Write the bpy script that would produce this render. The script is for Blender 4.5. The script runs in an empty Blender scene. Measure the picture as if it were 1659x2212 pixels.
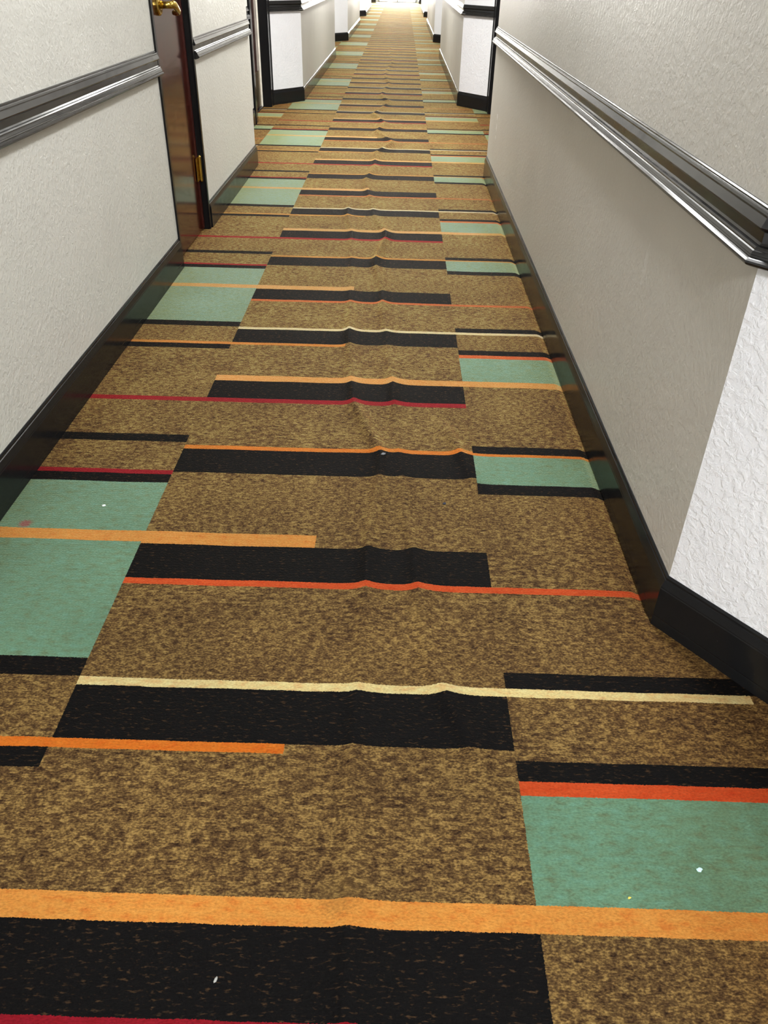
import bpy, bmesh, math, random
from mathutils import Vector, Matrix, noise

S = 0.8                      # metres per survey unit (all plan numbers below are survey units)
sc = bpy.context.scene
COL = sc.collection

# ------------------------------------------------------------------ helpers
def tag(o, label=None, cat=None, group=None, kind=None):
    if label: o['label'] = label
    if cat: o['category'] = cat
    if group: o['group'] = group
    if kind: o['kind'] = kind
    return o

def link(name, bm, mats, parent=None, smooth=False, recalc=True):
    me = bpy.data.meshes.new(name)
    if recalc: bmesh.ops.recalc_face_normals(bm, faces=bm.faces)
    bm.to_mesh(me); bm.free()
    for m in (mats if isinstance(mats, (list, tuple)) else [mats]): me.materials.append(m)
    if smooth:
        for p in me.polygons: p.use_smooth = True
    o = bpy.data.objects.new(name, me)
    COL.objects.link(o)
    if parent is not None: o.parent = parent
    return o

def empty(name, loc):
    o = bpy.data.objects.new(name, None); COL.objects.link(o)
    o.location = [c*S for c in loc]; o.empty_display_size = .1
    return o

def box(bm, lo, hi, bevel=0.0, off=(0, 0, 0)):
    b = bmesh.new()
    bmesh.ops.create_cube(b, size=1)
    for v in b.verts:
        v.co = Vector([((lo[i]+hi[i])/2 + v.co[i]*(hi[i]-lo[i]) - off[i])*S for i in range(3)])
    if bevel: bmesh.ops.bevel(b, geom=b.edges[:], offset=bevel*S, segments=2, affect='EDGES', profile=.5)
    merge(bm, b)

def merge(bm, b):
    me = bpy.data.meshes.new('tmp'); b.to_mesh(me); b.free(); bm.from_mesh(me); bpy.data.meshes.remove(me)

def tube(bm, pts, rad, n=16, off=(0, 0, 0), flat=1.0):
    """round bar along pts (units); rad per point; flat squashes it vertically"""
    P = [Vector([(p[i]-off[i])*S for i in range(3)]) for p in pts]
    rings = []
    for i, p in enumerate(P):
        t = (P[min(i+1, len(P)-1)] - P[max(i-1, 0)]).normalized()
        u = t.cross(Vector((0, 0, 1)))
        u = Vector((0, 1, 0)) if u.length < 1e-4 else u.normalized()
        w = u.cross(t).normalized()
        rings.append([bm.verts.new(p + (u*math.cos(a)*flat + w*math.sin(a))*rad[i]*S) for a in [2*math.pi*k/n for k in range(n)]])
    for a, b in zip(rings, rings[1:]):
        for k in range(n): bm.faces.new((a[k], a[(k+1) % n], b[(k+1) % n], b[k]))
    bm.faces.new(rings[0]); bm.faces.new(rings[-1][::-1])

def sweep(bm, path, prof, off=(0, 0, 0)):
    """moulding with mitred corners: interior of the room is on the LEFT of the path; prof = [(out, z)]"""
    P = [Vector(p) for p in path]
    dirs = [(b-a).normalized() for a, b in zip(P, P[1:])]
    nor = [Vector((-d.y, d.x)) for d in dirs]
    rings = []
    for i, p in enumerate(P):
        if i == 0: m = nor[0]
        elif i == len(P)-1: m = nor[-1]
        else:
            m = nor[i-1]+nor[i]; m = m / (1+nor[i-1].dot(nor[i]))
        rings.append([bm.verts.new(((p.x+m.x*d-off[0])*S, (p.y+m.y*d-off[1])*S, (z-off[2])*S)) for d, z in prof])
    n = len(prof)
    for a, b in zip(rings, rings[1:]):
        for k in range(n): bm.faces.new((a[k], a[(k+1) % n], b[(k+1) % n], b[k]))
    bm.faces.new(rings[0]); bm.faces.new(rings[-1][::-1])

# ------------------------------------------------------------------ node helper
class NT:
    def __init__(self, name):
        self.m = bpy.data.materials.new(name); self.m.use_nodes = True
        self.t = self.m.node_tree; self.b = self.t.nodes['Principled BSDF']
    def n(self, typ, **kw):
        nd = self.t.nodes.new(typ)
        for k, v in kw.items(): setattr(nd, k, v)
        return nd
    def put(self, sock, v):
        if isinstance(v, bpy.types.NodeSocket): self.t.links.new(v, sock)
        elif v is not None: sock.default_value = v
    def math(self, op, a, b=None, c=None, clamp=False):
        nd = self.n('ShaderNodeMath', operation=op, use_clamp=clamp)
        for s, v in zip(nd.inputs, (a, b, c)): self.put(s, v)
        return nd.outputs[0]
    def mix(self, f, a, b, blend='MIX'):
        nd = self.n('ShaderNodeMix', data_type='RGBA', blend_type=blend)
        self.put(nd.inputs[0], f); self.put(nd.inputs[6], a); self.put(nd.inputs[7], b)
        return nd.outputs[2]
    def obj(self): return self.n('ShaderNodeTexCoord').outputs['Object']
    def map(self, v, scale=(1, 1, 1), loc=(0, 0, 0)):
        nd = self.n('ShaderNodeMapping'); self.put(nd.inputs[0], v)
        nd.inputs['Scale'].default_value = scale; nd.inputs['Location'].default_value = loc
        return nd.outputs[0]
    def noise(self, v, scale, detail=2, rough=.5, dist=0):
        nd = self.n('ShaderNodeTexNoise'); self.put(nd.inputs['Vector'], v)
        nd.inputs['Scale'].default_value = scale; nd.inputs['Detail'].default_value = detail
        nd.inputs['Roughness'].default_value = rough; nd.inputs['Distortion'].default_value = dist
        return nd.outputs['Fac']
    def ramp(self, f, stops, interp='LINEAR'):
        nd = self.n('ShaderNodeValToRGB'); cr = nd.color_ramp; cr.interpolation = interp
        while len(cr.elements) > 1: cr.elements.remove(cr.elements[-1])
        for i, (p, c) in enumerate(stops):
            e = cr.elements[0] if i == 0 else cr.elements.new(p)
            e.position = p; e.color = c if len(c) == 4 else (*c, 1)
        self.put(nd.inputs[0], f)
        return nd
    def bump(self, h, strength, dist, prev=None):
        nd = self.n('ShaderNodeBump'); nd.inputs['Strength'].default_value = strength
        nd.inputs['Distance'].default_value = dist; self.put(nd.inputs['Height'], h)
        if prev is not None: self.put(nd.inputs['Normal'], prev)
        return nd.outputs[0]
    def set(self, **kw):
        for k, v in kw.items(): self.put(self.b.inputs[k.replace('_', ' ')], v)
        return self.m

def lin(r, g, b):
    f = lambda c: (c/255/12.92) if c <= 10 else ((c/255+.055)/1.055)**2.4
    return (f(r), f(g), f(b))

# ------------------------------------------------------------------ materials
def carpet_mat():
    N = NT('patterned_carpet')
    co = N.map(N.obj(), (1/S, 1/S, 1/S))
    sx = N.n('ShaderNodeSeparateXYZ'); N.put(sx.inputs[0], co)
    wob = N.math('MULTIPLY', N.math('SUBTRACT', N.noise(co, 260, 2), .5), .006)
    wob2 = N.math('MULTIPLY', N.math('SUBTRACT', N.noise(N.map(co, loc=(7, 3, 0)), 9, 2), .5), .006)
    X = N.math('ADD', sx.outputs[0], wob)
    Yv = N.math('ADD', N.math('ADD', sx.outputs[1], wob), wob2)
    PX0, PX, PY0, PY = -1.385, 2.31, .583, 2.357
    xx = N.math('ADD', N.math('MULTIPLY', N.math('FRACT', N.math('DIVIDE', N.math('SUBTRACT', X, PX0), PX)), PX), PX0)
    t = N.math('FRACT', N.math('DIVIDE', N.math('SUBTRACT', Yv, PY0), PY))
    TAN = (.2, .13, .06, 0)
    BLK = (*lin(9, 8, 8), .5)
    GRN = (*lin(87, 120, 97), .8)
    ORA = (*lin(176, 118, 52), 1)
    ORT = (*lin(170, 90, 24), 1)
    RED = (*lin(166, 62, 26), 1)
    CRI = (*lin(112, 13, 26), 1)
    CRE = (*lin(184, 169, 116), 1)
    A = [(.615, .780, BLK), (.780, .838, ORA)]
    L = [(.583, .612, CRI), (1.120, 1.177, BLK), (1.177, 1.204, ORT), (1.398, 1.460, BLK), (1.460, 1.966, GRN), (1.966, 2.024, ORA),
         (2.024, 2.313, GRN), (2.313, 2.367, BLK), (2.367, 2.395, CRI), (2.591, 2.649, BLK)]
    C = [(.583, .615, CRI)]+A+[(1.205, 1.372, BLK), (1.372, 1.402, CRE), (1.763, 1.793, RED), (1.793, 1.962, BLK), (2.384, 2.545, BLK), (2.545, 2.572, ORT)]
    C1 = C+[(1.178, 1.205, ORT), (1.962, 2.024, ORA)]
    R = [(.777, .837, ORA), (.837, 1.085, GRN), (1.085, 1.118, RED), (1.118, 1.176, BLK), (1.372, 1.401, CRE), (1.401, 1.452, BLK), (1.763, 1.793, RED),
         (2.293, 2.351, BLK), (2.351, 2.545, GRN), (2.545, 2.570, ORT), (2.570, 2.626, BLK)]
    def rr(bands):
        bands = sorted(bands, key=lambda b: b[0]); stops = []; cur = PY0
        for a, b, c in bands:
            if a > cur+1e-6: stops.append(((cur-PY0)/PY, TAN))
            stops.append(((a-PY0)/PY, c)); cur = b
        stops.append(((cur-PY0)/PY, TAN))
        return N.ramp(t, stops, 'CONSTANT')
    rl, rc1, rc2, rr_ = rr(L), rr(C1), rr(C), rr(R)
    s1 = N.math('GREATER_THAN', xx, -.769); s2 = N.math('GREATER_THAN', xx, -.226); s3 = N.math('GREATER_THAN', xx, .309)
    col = N.mix(s3, N.mix(s2, N.mix(s1, rl.outputs[0], rc1.outputs[0]), rc2.outputs[0]), rr_.outputs[0])
    def ma(f, a, b):
        nd = N.n('ShaderNodeMix', data_type='FLOAT'); N.put(nd.inputs[0], f); N.put(nd.inputs[2], a); N.put(nd.inputs[3], b); return nd.outputs[0]
    typ = ma(s3, ma(s2, ma(s1, rl.outputs[1], rc1.outputs[1]), rc2.outputs[1]), rr_.outputs[1])
    # heather: short cross-wise streaks in rows
    st = N.noise(N.map(co, (46, 105, 1)), 1, 2, .6)
    fine = N.noise(N.map(co, (150, 250, 1)), 1, 1, .6)
    big = N.noise(co, 5, 2, .55)
    # tufts sit in cross rows: every row carries its own run of light and dark yarn
    yr = N.math('SNAP', N.math('ADD', sx.outputs[1], N.math('MULTIPLY', wob, .9)), .0098)
    rv = N.n('ShaderNodeCombineXYZ'); N.put(rv.inputs[0], N.math('MULTIPLY', sx.outputs[0], 44)); N.put(rv.inputs[1], N.math('MULTIPLY', yr, 917))
    rown = N.noise(rv.outputs[0], 1, 1, .5)
    st = N.math('ADD', N.math('MULTIPLY', st, .5), N.math('MULTIPLY', rown, .5))
    hv = N.math('ADD', N.math('ADD', N.math('MULTIPLY', st, .74), N.math('MULTIPLY', fine, .36)), N.math('MULTIPLY', N.math('SUBTRACT', big, .5), .12))
    tan = N.ramp(hv, [(.38, lin(40, 26, 16)), (.47, lin(64, 46, 27)), (.55, lin(85, 65, 37)), (.62, lin(114, 90, 50)), (.71, lin(134, 109, 63))]).outputs[0]
    fl = N.ramp(N.noise(N.map(co, (55, 150, 1), (3, 5, 0)), 1, 2, .65), [(.58, (0, 0, 0)), (.72, (1, 1, 1))]).outputs[0]
    blk = N.mix(fl, BLK[:3]+(1,), (*lin(58, 42, 27), 1))
    mot = N.ramp(N.noise(N.map(co, (30, 60, 1), (1, 9, 0)), 1, 2, .6), [(.28, (.92, .70, .62)), (.46, (1, .95, .92)), (.56, (1.0, 1.0, 1.0)), (.74, (1.10, 1.18, 1.28))]).outputs[0]
    oth = N.mix(1.0, col, mot, 'MULTIPLY')
    worn = N.ramp(N.noise(N.map(co, loc=(2, 1, 0)), 2.2, 3, .55), [(.3, (.86, .86, .87)), (.7, (1.1, 1.09, 1.07))]).outputs[0]
    pile = N.ramp(fine, [(.3, (.80, .80, .80)), (.7, (1.14, 1.14, 1.14))]).outputs[0]
    isb = N.math('GREATER_THAN', typ, .25); iso = N.math('GREATER_THAN', typ, .65)
    c = N.mix(iso, N.mix(isb, tan, blk), oth)
    c = N.mix(1.0, N.mix(1.0, c, worn, 'MULTIPLY'), pile, 'MULTIPLY')
    # little stains trodden into the pile
    def stain(c, x, y, r, colr, f):
        d = N.n('ShaderNodeVectorMath', operation='DISTANCE'); N.put(d.inputs[0], co); d.inputs[1].default_value = (x, y, 0)
        dd = N.math('ADD', d.outputs['Value'], N.math('MULTIPLY', N.math('SUBTRACT', fine, .5), r*1.1))
        m = N.ramp(dd, [(r*.5, (f, f, f)), (r, (0, 0, 0))]).outputs[0]
        return N.mix(m, c, (*lin(*colr), 1))
    # carpet colour darker and browner along the two walls
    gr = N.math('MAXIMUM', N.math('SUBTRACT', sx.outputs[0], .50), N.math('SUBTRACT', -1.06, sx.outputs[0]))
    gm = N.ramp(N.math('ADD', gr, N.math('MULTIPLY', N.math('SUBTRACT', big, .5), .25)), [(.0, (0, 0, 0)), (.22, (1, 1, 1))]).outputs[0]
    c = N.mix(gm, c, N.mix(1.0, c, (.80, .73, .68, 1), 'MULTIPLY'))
    c = stain(c, -1.163, 2.05, .024, (120, 52, 62), .8)
    c = stain(c, -.075, .845, .05, (96, 74, 40), .25)
    rows = N.n('ShaderNodeTexWave', wave_type='BANDS', bands_direction='Y')
    N.put(rows.inputs['Vector'], co); rows.inputs['Scale'].default_value = 26; rows.inputs['Distortion'].default_value = 1.5; rows.inputs['Detail'].default_value = 2
    rows.inputs['Detail Scale'].default_value = 3
    h = N.math('ADD', N.math('MULTIPLY', fine, .8), N.math('MULTIPLY', rows.outputs['Fac'], .08))
    bw = N.n('ShaderNodeRGBToBW'); N.put(bw.inputs[0], c)     # pile fibres glow in a paler version of their own colour at a low angle
    tint = N.mix(1.0, N.mix(.35, c, bw.outputs[0]), (13, 10.8, 6.2, 1), 'MULTIPLY')
    tint.node.clamp_result = True
    N.set(Base_Color=c, Roughness=.75, Sheen_Weight=1.0, Sheen_Roughness=.33, Sheen_Tint=tint, Specular_IOR_Level=.07, Normal=N.bump(h, .5, .004))
    return N.m

def wall_mat(name, rgb, strength, scale, rough=.42, spec=.35):
    N = NT(name); co = N.obj()
    a = N.ramp(N.noise(co, scale, 3, .55, .4), [(.42, (0, 0, 0)), (.62, (1, 1, 1))]).outputs[0]
    b = N.noise(co, scale*3.1, 3, .6)
    nrm = N.bump(N.math('ADD', a, N.math('MULTIPLY', b, .5)), strength, .003)
    v = N.ramp(N.noise(co, 3, 3), [(.3, (.965, .965, .965)), (.7, (1.02, 1.02, 1.02))]).outputs[0]
    c = N.mix(1.0, (*lin(*rgb), 1), v, 'MULTIPLY')
    return N.set(Base_Color=c, Roughness=rough, Specular_IOR_Level=spec, Normal=nrm)

def scuffed_wall_mat(name, rgb, strength, scale):
    m = wall_mat(name, rgb, strength, scale); t = m.node_tree
    N = NT.__new__(NT); N.m, N.t, N.b = m, t, t.nodes['Principled BSDF']
    c = N.b.inputs['Base Color'].links[0].from_socket
    co = N.map(N.obj(), (1/S, 1/S, 1/S)); w = N.noise(co, 60, 2)
    for y, z, ry, rz in ((6.80, .545, .035, .022), (6.80, .47, .02, .04), (6.80, .40, .02, .02), (2.42, .76, .02, .07)):
        d = N.n('ShaderNodeVectorMath', operation='LENGTH')
        N.put(d.inputs[0], N.map(co, (0, 1/ry, 1/rz), (0, -y/ry, -z/rz)))
        mk = N.ramp(N.math('ADD', d.outputs['Value'], N.math('MULTIPLY', N.math('SUBTRACT', w, .5), 2.2)), [(.6, (.95,)*3), (.95, (0, 0, 0))]).outputs[0]
        c = N.mix(mk if y > 3 else N.math('MULTIPLY', mk, .2), c, (*lin(236, 236, 234), 1))
    N.put(N.b.inputs['Base Color'], c)
    return m

def gloss_black(name, spec, r0=.15, r1=.24, bmp=.05):
    N = NT(name); co = N.obj()
    b = N.noise(N.map(co, (40, 6, 60)), 1, 4, .6)
    r = N.ramp(N.noise(co, 14, 3), [(.3, (r0,)*3), (.7, (r1,)*3)]).outputs[0]
    sp = N.ramp(N.noise(co, 120, 3, .6), [(.73, lin(26, 26, 27)), (.78, lin(70, 70, 70))]).outputs[0]
    return N.set(Base_Color=sp, Roughness=r, Specular_IOR_Level=spec, Normal=N.bump(b, bmp, .002))

def simple(name, rgb, rough=.5, metal=0., spec=.5, nscale=20, var=.12, bump=0.):
    N = NT(name); co = N.obj()
    v = N.ramp(N.noise(co, nscale, 3), [(.3, (1-var,)*3), (.7, (1+var,)*3)]).outputs[0]
    N.set(Base_Color=N.mix(1.0, (*lin(*rgb), 1), v, 'MULTIPLY'), Roughness=rough, Metallic=metal, Specular_IOR_Level=spec)
    if bump: N.set(Normal=N.bump(N.noise(co, nscale*4, 3), bump, .002))
    return N.m

def mahogany():
    N = NT('mahogany'); co = N.obj()
    g = N.noise(N.map(co, (60, 60, 1.6)), 1, 4, .6, .6)
    c = N.ramp(g, [(.3, lin(36, 9, 6)), (.55, lin(60, 18, 11)), (.75, lin(78, 27, 16))]).outputs[0]
    N.set(Base_Color=c, Roughness=.13, Specular_IOR_Level=.62, Normal=N.bump(N.noise(N.map(co, (150, 150, 2)), 1, 2), .025, .001))
    return N.m

def glass_mat():
    N = NT('clear_glass'); t = N.t
    tr = N.n('ShaderNodeBsdfTransparent'); gl = N.n('ShaderNodeBsdfGlossy'); gl.inputs['Roughness'].default_value = .02
    fr = N.n('ShaderNodeFresnel'); fr.inputs[0].default_value = 1.45
    mx = N.n('ShaderNodeMixShader'); t.links.new(fr.outputs[0], mx.inputs[0]); t.links.new(tr.outputs[0], mx.inputs[1]); t.links.new(gl.outputs[0], mx.inputs[2])
    t.links.new(mx.outputs[0], t.nodes['Material Output'].inputs[0])
    return N.m

def emit(name, rgb, s):
    N = NT(name); co = N.obj()
    c = N.ramp(N.noise(co, .6, 3), [(.3, rgb), (.7, (1, 1, 1))]).outputs[0]
    return N.set(Base_Color=(0, 0, 0, 1), Emission_Color=c, Emission_Strength=s)

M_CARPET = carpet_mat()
M_WALL = wall_mat('warm_grey_wall_paint', (201, 200, 193), .30, 70)
M_WALLR = scuffed_wall_mat('warm_grey_wall_paint_scuffed', (202, 199, 192), .15, 70)
M_LITWALL = wall_mat('lit_face_wall_paint', (231, 232, 237), .42, 62)  # wall paint lightened and cooled to carry light falling on the angled faces
M_CEIL = wall_mat('ceiling_paint', (235, 232, 226), .3, 60)
M_BLACK = gloss_black('black_gloss_paint', .2)
M_RAIL = gloss_black('black_gloss_rail_paint', .6, .16, .26, .035)
M_MAHO = mahogany()
M_MAHOSHADE = simple('shaded_mahogany_edge', (58, 16, 10), .35, nscale=30)
M_BRASS = simple('brass', (206, 176, 92), .22, 1., nscale=60, var=.15)
M_KICK = simple('aged_brass_plate', (150, 124, 70), .30, 1., nscale=30, var=.15)
M_STRIP = simple('cream_door_strip', (240, 236, 224), .5)
M_GLASS = glass_mat()
M_DAY = emit('daylight', (1, .96, .86), 75)
M_CHROME = simple('grey_metal', (120, 120, 118), .35, .8)

# ------------------------------------------------------------------ plan
XL, XR, D, DY, H = -1.263, .757, .343, .448, 3.0
YB, YE = -3.6, 45.0
# alcoves (start, end) along each wall
AL = [(-2.6, 1.45), (7.56, 11.615), (17.45, 21.62), (27.7, 32.35), (37.8, 43.9)]
AR = [(-2.6, 1.668), (7.33, 11.53), (17.95, 21.77), (28.3, 32.55), (38.2, 43.6)]

# --- floor with the carpet's long wrinkles
R1 = [(-.045, -.2), (-.05, .63), (-.056, .84), (-.069, 1.2), (-.062, 1.5), (-.061, 1.97), (-.040, 2.3), (-.03, 2.52), (-.10, 2.76), (-.156, 2.96), (-.19, 3.3), (-.218, 3.72), (-.25, 4.5), (-.30, 5.45), (-.36, 6.0), (-.36, 6.6)]
A1 = [.35, .5, .6, .6, .45, .9, .75, .95, 1.15, 1.0, .55, 1.0, .25, .45, .8, .0]
R2 = [(.24, 1.1), (.19, 1.26), (.155, 1.38), (.115, 1.47), (.08, 1.97), (.05, 2.19), (.042, 2.39), (.02, 2.8), (.005, 3.1), (-.03, 3.6), (-.064, 4.12), (-.068, 4.34), (-.124, 4.85), (-.066, 5.42), (-.17, 6.0), (-.27, 7.05), (-.208, 7.6), (-.225, 8.2), (-.069, 8.8), (-.242, 9.4), (-.171, 10.0), (-.317, 10.6), (-.225, 11.1), (-.137, 11.7), (-.263, 12.2), (-.239, 12.8), (-.176, 13.5), (-.26, 15), (-.16, 17), (-.24, 19), (-.2, 22)]
A2 = [0, .8, .95, .6, .85, .55, .5, .3, .9, .35, .95, .6, 1.1, 1.15, .45, .9, .7, .9, .9, 1, .8, 1, .8, .8, .8, .8, .7, .6, .5, .4, 0]
R3 = [(.19, 2.85), (.225, 2.72), (.262, 2.56), (.283, 2.45), (.30, 2.3)]
A3 = [0, .7, 1.0, .8, 0]
def interp(ys, vs, y):
    if y <= ys[0] or y >= ys[-1]: return None
    for i in range(len(ys)-1):
        if ys[i] <= y <= ys[i+1]:
            f = (y-ys[i])/(ys[i+1]-ys[i]); f = f*f*(3-2*f)*.5+f*.5
            return vs[i]+(vs[i+1]-vs[i])*f
RID = []
for R_, A_ in ((R1, A1), (R2, A2), (sorted(R3, key=lambda p: p[1]), A3[::-1])):
    RID.append(([p[1] for p in R_], [p[0] for p in R_], A_))
def fz(x, y):
    z = 0
    for ys, xs, am in RID:
        c = interp(ys, xs, y)
        if c is None: continue
        a = interp(ys, am, y); d = x-c
        w = .021 if d < 0 else .034
        z += .0195*a*math.exp(-(abs(d)/w)**1.25)
    z += .0016*noise.noise(Vector((x*5, y*3, 0)))
    # the edge of the carpet rolls down at the right-hand wall
    e = XR-.017-x
    if e < .035 and 1.7 < y < 7.3: z -= .012*min(1., (1-e/.035))**2
    return z
def floor_mesh():
    xs = []; x = -2.3
    while x < 1.9:
        xs.append(x); x += .009 if -.5 < x < .36 else (.012 if .66 < x < .78 else .06)
    xs.append(1.9)
    ys = []; y = YB-.2
    while y < YE+3:
        ys.append(y); y += .028 if .3 < y < 7 else (.05 if 7 <= y < 14 else .2)
    ys.append(YE+3)
    bm = bmesh.new()
    V = [[bm.verts.new((x*S, y*S, fz(x, y)*S)) for x in xs] for y in ys]
    for j in range(len(ys)-1):
        for i in range(len(xs)-1): bm.faces.new((V[j][i], V[j][i+1], V[j+1][i+1], V[j+1][i]))
    return bm
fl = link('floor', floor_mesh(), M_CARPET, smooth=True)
tag(fl, 'brown corridor carpet with black bars, green blocks and orange, cream and crimson stripes', 'carpet', kind='structure')

# --- walls
def wall_strip(bm, pts, mats):
    for (a, b), (mi, z0, z1) in zip(zip(pts, pts[1:]), mats):
        if mi is None: continue
        f = bm.faces.new([bm.verts.new((p[0]*S, p[1]*S, z*S)) for p, z in ((a, z0), (b, z0), (b, z1), (a, z1))])
        f.material_index = mi

def side(sgn, XW, AL_, doors):
    """sgn +1: right wall (recess towards +x). doors: [(x_plane, y0, y1)] openings"""
    XD = XW+sgn*D
    pts, mats = [(XD, YB)], []
    def to(p, mi):
        a = pts[-1]
        ops = [d for d in doors if abs(d[0]-a[0]) < 1e-6 and abs(a[0]-p[0]) < 1e-6 and a[1] < d[1] < p[1]]
        for _, y0, y1 in ops:
            pts.append((p[0], y0)); mats.append((mi, 0, H)); pts.append((p[0], y1)); mats.append((mi, 2.62, H))
        pts.append(p); mats.append((mi, 0, H))
    for (a, b) in AL_:
        if a > YB: to((XW, a), 0) if pts[-1][0] == XW else None
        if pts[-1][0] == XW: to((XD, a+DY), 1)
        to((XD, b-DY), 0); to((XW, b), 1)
    to((XW, YE), 0)
    return pts, mats
LD = [(XL, 4.695, 5.483), (XL-D, 9.85, 10.99)]
RD = [(XR+D, 9.75, 10.90)]
for nm, sg, xw, al, dr, m0, lb in (('wall_left', -1, XL, AL, LD, M_WALL, 'warm grey left corridor wall with a mahogany door and brightly lit angled recess sides'),
                                    ('wall_right', 1, XR, AR, RD, M_WALLR, 'warm grey right corridor wall ending in a brightly lit angled face near the camera')):
    pts, mats = side(sg, xw, al, dr)
    bm = bmesh.new(); wall_strip(bm, pts, mats)
    tag(link(nm, bm, [m0, M_LITWALL], recalc=False), lb, 'wall', kind='structure')

bm = bmesh.new(); box(bm, (-2.4, YB-.2, H), (1.95, YE+.3, H+.1))
tag(link('ceiling', bm, M_CEIL), 'plain pale corridor ceiling above the frame', 'ceiling', kind='structure')
bm = bmesh.new(); box(bm, (-2.4, YB-.2, -.05), (1.95, YB, H))
tag(link('wall_back', bm, M_WALL), 'plain corridor wall behind the camera', 'wall', kind='structure')
OX0, OX1, OZ = -1.16, .66, 2.55
bm = bmesh.new()
box(bm, (-2.4, YE, 0), (OX0, YE+.12, H)); box(bm, (OX1, YE, 0), (1.95, YE+.12, H)); box(bm, (OX0, YE, OZ), (OX1, YE+.12, H))
tag(link('wall_end', bm, M_WALL), 'far end wall of the corridor around the bright glazed exit', 'wall', kind='structure')

# --- mouldings
BASE = [(0, 0), (.017, 0), (.017, .030), (.0165, .033), (.017, .036), (.017, .127), (.0158, .130), (.0158, .133), (.0085, .153), (.0062, .155), (.0062, .161), (.003, .166), (0, .1665)]
RAIL = [(0, .996), (.012, .997), (.024, 1.000), (.033, 1.004), (.0365, 1.009), (.036, 1.013), (.031, 1.0165), (.0282, 1.018), (.0285, 1.020), (.0268, 1.0235), (.0274, 1.0245), (.0240, 1.031),
        (.0215, 1.033), (.0215, 1.0355), (.0185, 1.039), (.012, 1.041), (.0085, 1.045), (.0085, 1.066), (.011, 1.070), (.019, 1.0725), (.0205, 1.076), (.0125, 1.094), (.0125, 1.098), (.0105, 1.103),
        (.006, 1.105), (.006, 1.1085), (.003, 1.111), (0, 1.1115)]
def runs(sgn, XW, A_, cuts):
    """plan paths of continuous moulding between doors; cuts = {index of alcove: (y0, y1)} casing extents, 'w': extents on the corridor wall"""
    XD = XW+sgn*D; out = []; cur = []
    for k in range(len(A_)):
        a, b = A_[k]
        if k > 0: cur += [(XW, a), (XD, a+DY)]
        if k in cuts:
            cur.append((XD, cuts[k][0])); out.append(cur); cur = []
            if b-DY-cuts[k][1] > .03: cur.append((XD, cuts[k][1]))
            cur += [(XD, b-DY-.0), (XW, b)]
        else:
            if cur: cur.append((XD, (a+b)/2)); out.append(cur)
            cur = [(XD, (a+b)/2), (XD, b-DY), (XW, b)]
        if 'w' in cuts and k+1 < len(A_) and b < cuts['w'][0] < A_[k+1][0]:
            cur.append((XW, cuts['w'][0])); out.append(cur); cur = [(XW, cuts['w'][1])]
    cur.append((XW, YE)); out.append(cur)
    return [r if sgn > 0 else r[::-1] for r in out if len(r) > 1]
LR = runs(-1, XL, AL, {1: (9.69, 11.15), 'w': (4.66, 5.525)})
RR = runs(1, XR, AR, {1: (9.59, 11.06)})
far_words = ['behind the camera', 'nearest', 'second', 'third', 'fourth', 'fifth', 'sixth', 'seventh']
def between(side_, i):
    if side_ == 'left':
        return ['in the recess behind the camera on the left', 'along the near left wall up to the mahogany door', 'on the left wall between the mahogany door and the first recess',
                'on the left wall just past the first recess, below the brightly lit angled face', 'on the left wall past the second recess', 'on the left wall past the third recess', 'at the far left end of the corridor'][min(i, 6)]
    return ['in the recess behind the camera on the right', 'along the near right wall, wrapping the brightly lit angled corner', 'on the right wall just past the first recess', 'on the right wall past the second recess',
            'on the right wall past the third recess', 'at the far right end of the corridor'][min(i, 5)]
tn = 0
for sd, RUN, sg in (('left', LR, -1), ('right', RR, 1)):
    for i, r in enumerate(RUN):
        ymid = sum(p[1] for p in r)/len(r)
        if max(p[1] for p in r) < .9: continue           # wholly behind the camera
        o3 = (r[len(r)//2][0], r[len(r)//2][1], 0)
        w = between(sd, i)
        bm = bmesh.new(); sweep(bm, r, BASE, o3)
        o = link('baseboard_'+sd, bm, M_BLACK); o.location = [c*S for c in o3]
        tag(o, 'black gloss baseboard '+w, 'baseboard', kind='structure')
        tn += 1
        bm = bmesh.new(); sweep(bm, r, RAIL, o3)
        o = link('trim_%d' % tn, bm, M_RAIL); o.location = [c*S for c in o3]
        tag(o, 'black gloss moulded chair rail '+w, 'chair rail', kind='structure')

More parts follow.
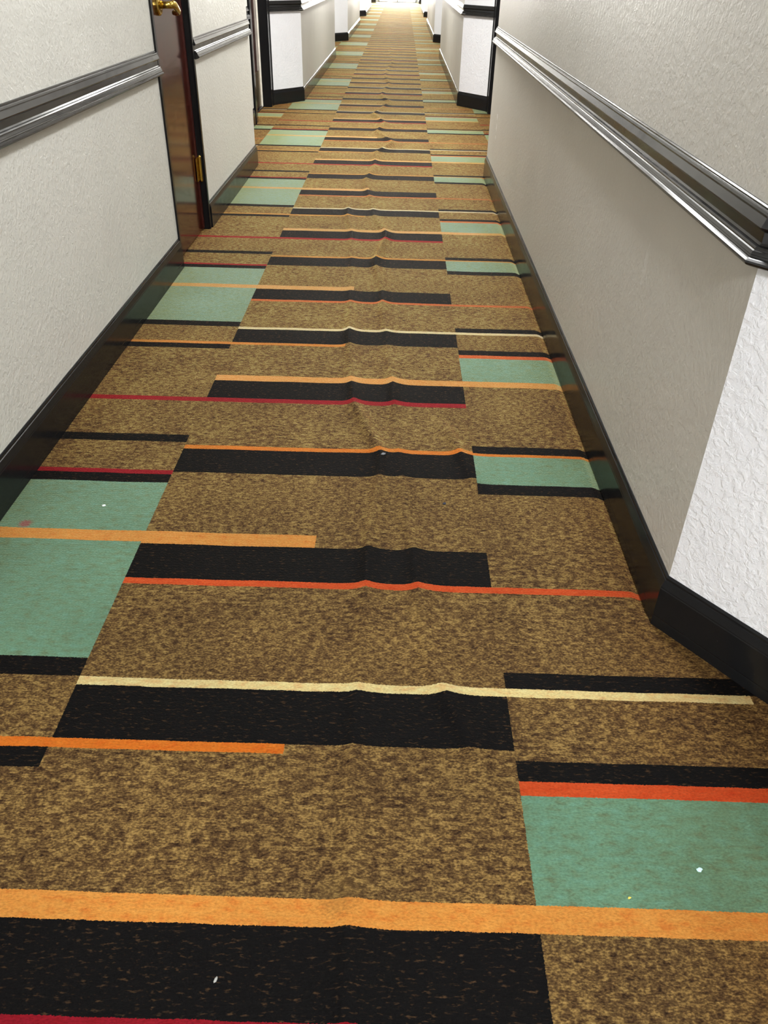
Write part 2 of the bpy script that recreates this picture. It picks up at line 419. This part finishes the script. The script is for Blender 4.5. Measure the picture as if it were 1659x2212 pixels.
# --- doors
def door(name, label, XW, sgn, y0, y1, depth, cas_w, cas_t, hinge_far=True, handle=False, kick=False, edge_strip=False, top=2.62):
    """XW wall plane, sgn = direction away from the corridor"""
    root = empty(name, (XW, (y0+y1)/2, 0)); tag(root, label, 'door', kind='structure')
    of = (XW, (y0+y1)/2, 0)
    def bx(lo, hi):
        return [min(a, b) for a, b in zip(lo, hi)], [max(a, b) for a, b in zip(lo, hi)]
    xs = XW+sgn*depth                       # face of the slab
    bm = bmesh.new()
    g = .004
    lo, hi = bx((xs, y0+.012, .012), (xs+sgn*.055, y1-.012, top-.012)); box(bm, lo, hi, .003, of)
    link('door_panel', bm, M_MAHO, root)
    bm = bmesh.new()                        # jamb lining + casing
    xi, xo = XW-sgn*cas_t, xs+sgn*.10
    for ya, yb in ((y0-.02, y0+.008), (y1-.008, y1+.02)):
        lo, hi = bx((XW-sgn*.001, ya, 0), (xo, yb, top+.02)); box(bm, lo, hi, 0, of)
    lo, hi = bx((XW-sgn*.001, y0-.02, top-.008), (xo, y1+.02, top+.02)); box(bm, lo, hi, 0, of)
    for ya, yb in ((y0-cas_w, y0), (y1, y1+cas_w)):
        lo, hi = bx((XW, ya, 0), (xi, yb, top+cas_w)); box(bm, lo, hi, min(.004, cas_t*.3), of)
        if cas_w > .08:
            ym = ya if ya < y0-.01 else yb
            lo, hi = bx((XW, min(ym, ym+(.03 if ym == ya else -.03)), 0), (xi-sgn*.008, max(ym, ym+(.03 if ym == ya else -.03)), top+cas_w)); box(bm, lo, hi, .003, of)
    lo, hi = bx((XW, y0-cas_w, top), (xi, y1+cas_w, top+cas_w)); box(bm, lo, hi, min(.004, cas_t*.3), of)
    # door stop
    for ya, yb in ((y0+.008, y0+.02), (y1-.02, y1-.008)):
        lo, hi = bx((xs+sgn*.056, ya, 0), (xo, yb, top)); box(bm, lo, hi, 0, of)
    fr = link('door_frame', bm, M_BLACK, root)
    # cream strip along the far edge of the slab
    if edge_strip:
        bm = bmesh.new(); lo, hi = bx((xs-sgn*.002, y1-.020, .0), (xs-sgn*.022, y1-.009, top-.05)); box(bm, lo, hi, 0, of)
        tag(link('door_edge_strip', bm, M_STRIP, root), 'cream strip at the door edge')
    if kick:
        bm = bmesh.new(); lo, hi = bx((xs, y0+.05, .03), (xs-sgn*.004, y1-.045, .405)); box(bm, lo, hi, .001, of)
        tag(link('kick_plate', bm, M_KICK, root), 'brass kick plate')
        bm = bmesh.new(); lo, hi = bx((xs+sgn*.05, y0+.008, 0), (xs-sgn*.03, y1-.008, .012)); box(bm, lo, hi, .003, of)
        link('threshold', bm, M_BLACK, root)
    return root, xs, of

d1, xs1, of1 = door('door_1', 'narrow dark mahogany closet door with brass lever set in the near left wall', XL, -1, 4.695, 5.483, .032, .034, .010)
# hinge-side stile edge, a strip coloured for its deep red shadow
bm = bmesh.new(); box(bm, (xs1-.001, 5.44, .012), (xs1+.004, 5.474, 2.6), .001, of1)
link('hinge_stile', bm, M_MAHOSHADE, d1)
# hinges
def hinge(zc, par, of):
    bm = bmesh.new(); tube(bm, [(xs1+.016, 5.468, zc-.072), (xs1+.016, 5.468, zc+.072)], [.010, .010], 14, of)
    h = link('hinge', bm, M_BRASS, par, smooth=False)
    bm = bmesh.new(); box(bm, (xs1+.004, 5.405, zc-.07), (xs1+.008, 5.468, zc+.07), .001, of); link('hinge_leaf', bm, M_BRASS, h)
    bm = bmesh.new()
    for s in (-1, 1): tube(bm, [(xs1+.016, 5.468, zc+s*.072), (xs1+.016, 5.468, zc+s*.080)], [.012, .006], 12, of)
    link('hinge_cap', bm, M_BRASS, h)
hinge(.385, d1, of1)
# lever handle
HY, HZ = 4.945, 1.298
hd = bpy.data.objects.new('door_handle', None); COL.objects.link(hd); hd.parent = d1
hd['label'] = 'brass lever door handle'
bm = bmesh.new()
tube(bm, [(xs1, HY, HZ), (xs1+.010, HY, HZ), (xs1+.016, HY, HZ), (xs1+.019, HY, HZ)], [.050, .050, .044, .026], 28, of1)
link('rosette', bm, M_BRASS, hd, smooth=False)
bm = bmesh.new()
tube(bm, [(xs1+.015, HY, HZ), (xs1+.045, HY, HZ), (xs1+.078, HY, HZ)], [.019, .0165, .0175], 20, of1)
lev = [(xs1+.070, HY-.006, HZ+.004), (xs1+.082, HY+.012, HZ+.003), (xs1+.086, HY+.035, HZ-.004), (xs1+.086, HY+.07, HZ-.018), (xs1+.083, HY+.11, HZ-.032), (xs1+.072, HY+.145, HZ-.040), (xs1+.052, HY+.162, HZ-.042), (xs1+.036, HY+.166, HZ-.042)]
tube(bm, lev, [.014, .019, .0185, .017, .016, .0155, .014, .010], 18, of1, .75)
link('lever', bm, M_BRASS, hd, smooth=True)

d2, _, _ = door('door_2', 'mahogany guest room door with brass kick plate in the first left recess', XL-D, -1, 9.85, 10.99, .115, .158, .016, kick=True, edge_strip=True)
d3, _, _ = door('door_3', 'black framed guest room door in the first right recess, mostly hidden by the wall', XR+D, 1, 9.75, 10.90, .115, .158, .016, kick=True, edge_strip=True)

# --- glazed exit at the far end
w = empty('window_1', ((OX0+OX1)/2, YE+.06, 0)); tag(w, 'bright glazed exit with daylight at the far end of the corridor', 'window', kind='structure')
of = ((OX0+OX1)/2, YE+.06, 0)
bm = bmesh.new()
for a, b in ((OX0, OX0+.06), (OX1-.06, OX1), (-.28, -.22)): box(bm, (a, YE+.02, 0), (b, YE+.10, OZ), .004, of)
box(bm, (OX0, YE+.02, OZ-.07), (OX1, YE+.10, OZ), .004, of); box(bm, (OX0, YE+.02, 0), (OX1, YE+.10, .03), .004, of)
link('window_frame', bm, M_CHROME, w)
bm = bmesh.new(); box(bm, (OX0+.05, YE+.055, .03), (OX1-.05, YE+.065, OZ-.06), 0, of)
link('window_pane', bm, M_GLASS, w)
bm = bmesh.new(); box(bm, (-3.2, YE+2.6, -.3), (2.6, YE+2.7, 4.2))
tag(link('exterior_backdrop', bm, M_DAY), 'overexposed daylight outside the far glazed exit', 'daylight', kind='structure')

# --- lint and debris on the carpet
def lint(label, x, y, r, rgb, seed, el=1.6, rot=.4):
    rnd = random.Random(seed); bm = bmesh.new()
    bmesh.ops.create_icosphere(bm, subdivisions=2, radius=r*S)
    for v in bm.verts:
        k = 1+.55*noise.noise(v.co*(1.6/(r*S))+Vector((seed, 0, 0)))
        v.co *= k; v.co.x *= el; v.co.z *= .45
    bmesh.ops.rotate(bm, verts=bm.verts, cent=(0, 0, 0), matrix=Matrix.Rotation(rot, 3, 'Z'))
    o = link('lint_speck', bm, simple('lint_%d' % seed, rgb, .9, nscale=200), smooth=True)
    o.location = (x*S, y*S, (fz(x, y)+r*.3)*S)
    tag(o, label, 'lint', 'specks of lint on the carpet')
lint('pale blue white speck of lint on the green block at lower right', .651, .925, .0042, (190, 225, 225), 1)
lint('tiny yellow crumb near the lower edge of the lower right green block', .495, .862, .0022, (225, 200, 90), 2)
lint('white speck of lint on the near left green block', -.946, 2.164, .0045, (225, 232, 232), 3)
lint('grey fluff on the black bar below the orange line, mid carpet', -.024, 2.520, .0065, (120, 122, 126), 4, 1.3)
lint('dark blue fluff on the brown carpet right of centre', .189, 2.232, .0055, (52, 56, 70), 5, 1.0)
lint('small grey shred of lint on the black bar at the bottom edge', -.285, .686, .0028, (150, 150, 146), 6, 2.2, 1.2)

# ------------------------------------------------------------------ lights
def disk(x, y, e, size=.5, col=(1, .95, .88), z=H-.03, spread=180):
    l = bpy.data.lights.new('unseen_overhead_lamp', 'AREA'); l.shape = 'DISK'; l.size = size; l.energy = e; l.color = col; l.spread = math.radians(spread)
    o = bpy.data.objects.new('unseen_overhead_lamp', l); o.location = (x*S, y*S, z*S); COL.objects.link(o)
disk(.2, -2.0, 165, .45, (.97, .985, 1))
disk(.45, 3.0, 42, .3, (.98, .99, 1))  # unseen lamp, added to brighten the near walls
disk(.38, 6.3, 43, .5, (.99, .99, .97))
for y, e in ((9.3, 98), (14.6, 64), (19.6, 86), (25, 84), (30.4, 130), (35.6, 150), (41, 190)):
    disk(-.2, y, e, .5, (1, .985, .94), spread=158 if y < 10 else 175)

wd = bpy.data.worlds.new('World'); sc.world = wd; wd.use_nodes = True
wd.node_tree.nodes['Background'].inputs[0].default_value = (1, .97, .92, 1)
wd.node_tree.nodes['Background'].inputs[1].default_value = .3

# ------------------------------------------------------------------ camera
F, YAW, PITCH, ROLL, CH = 1714.40486, 6.54829958e-03, 6.04392694e-01, 2.44567472e-02, 1.5
f = Vector((-math.sin(YAW)*math.cos(PITCH), math.cos(YAW)*math.cos(PITCH), -math.sin(PITCH)))
r = Vector((math.cos(YAW), math.sin(YAW), 0)); u = r.cross(f)
c_, s_ = math.cos(ROLL), math.sin(ROLL)
r2, u2 = r*c_+u*s_, u*c_-r*s_
cd = bpy.data.cameras.new('camera'); cam = bpy.data.objects.new('camera', cd); COL.objects.link(cam)
mt = Matrix((r2, u2, -f)).transposed().to_4x4(); mt.translation = Vector((0, 0, CH*S)); cam.matrix_world = mt
cd.sensor_fit = 'HORIZONTAL'; cd.sensor_width = 36; cd.lens = F/1659*36; cd.clip_start = .02
sc.camera = cam

sc.view_settings.view_transform = 'Standard'; sc.view_settings.look = 'None'
sc.view_settings.exposure = 0; sc.view_settings.gamma = 1
sc.cycles.use_denoising = True
sc.cycles.use_adaptive_sampling = True; sc.cycles.adaptive_threshold = .06; sc.cycles.adaptive_min_samples = 12
sc.cycles.max_bounces = 6; sc.cycles.diffuse_bounces = 3; sc.cycles.glossy_bounces = 3
sc.cycles.sample_clamp_indirect = 6
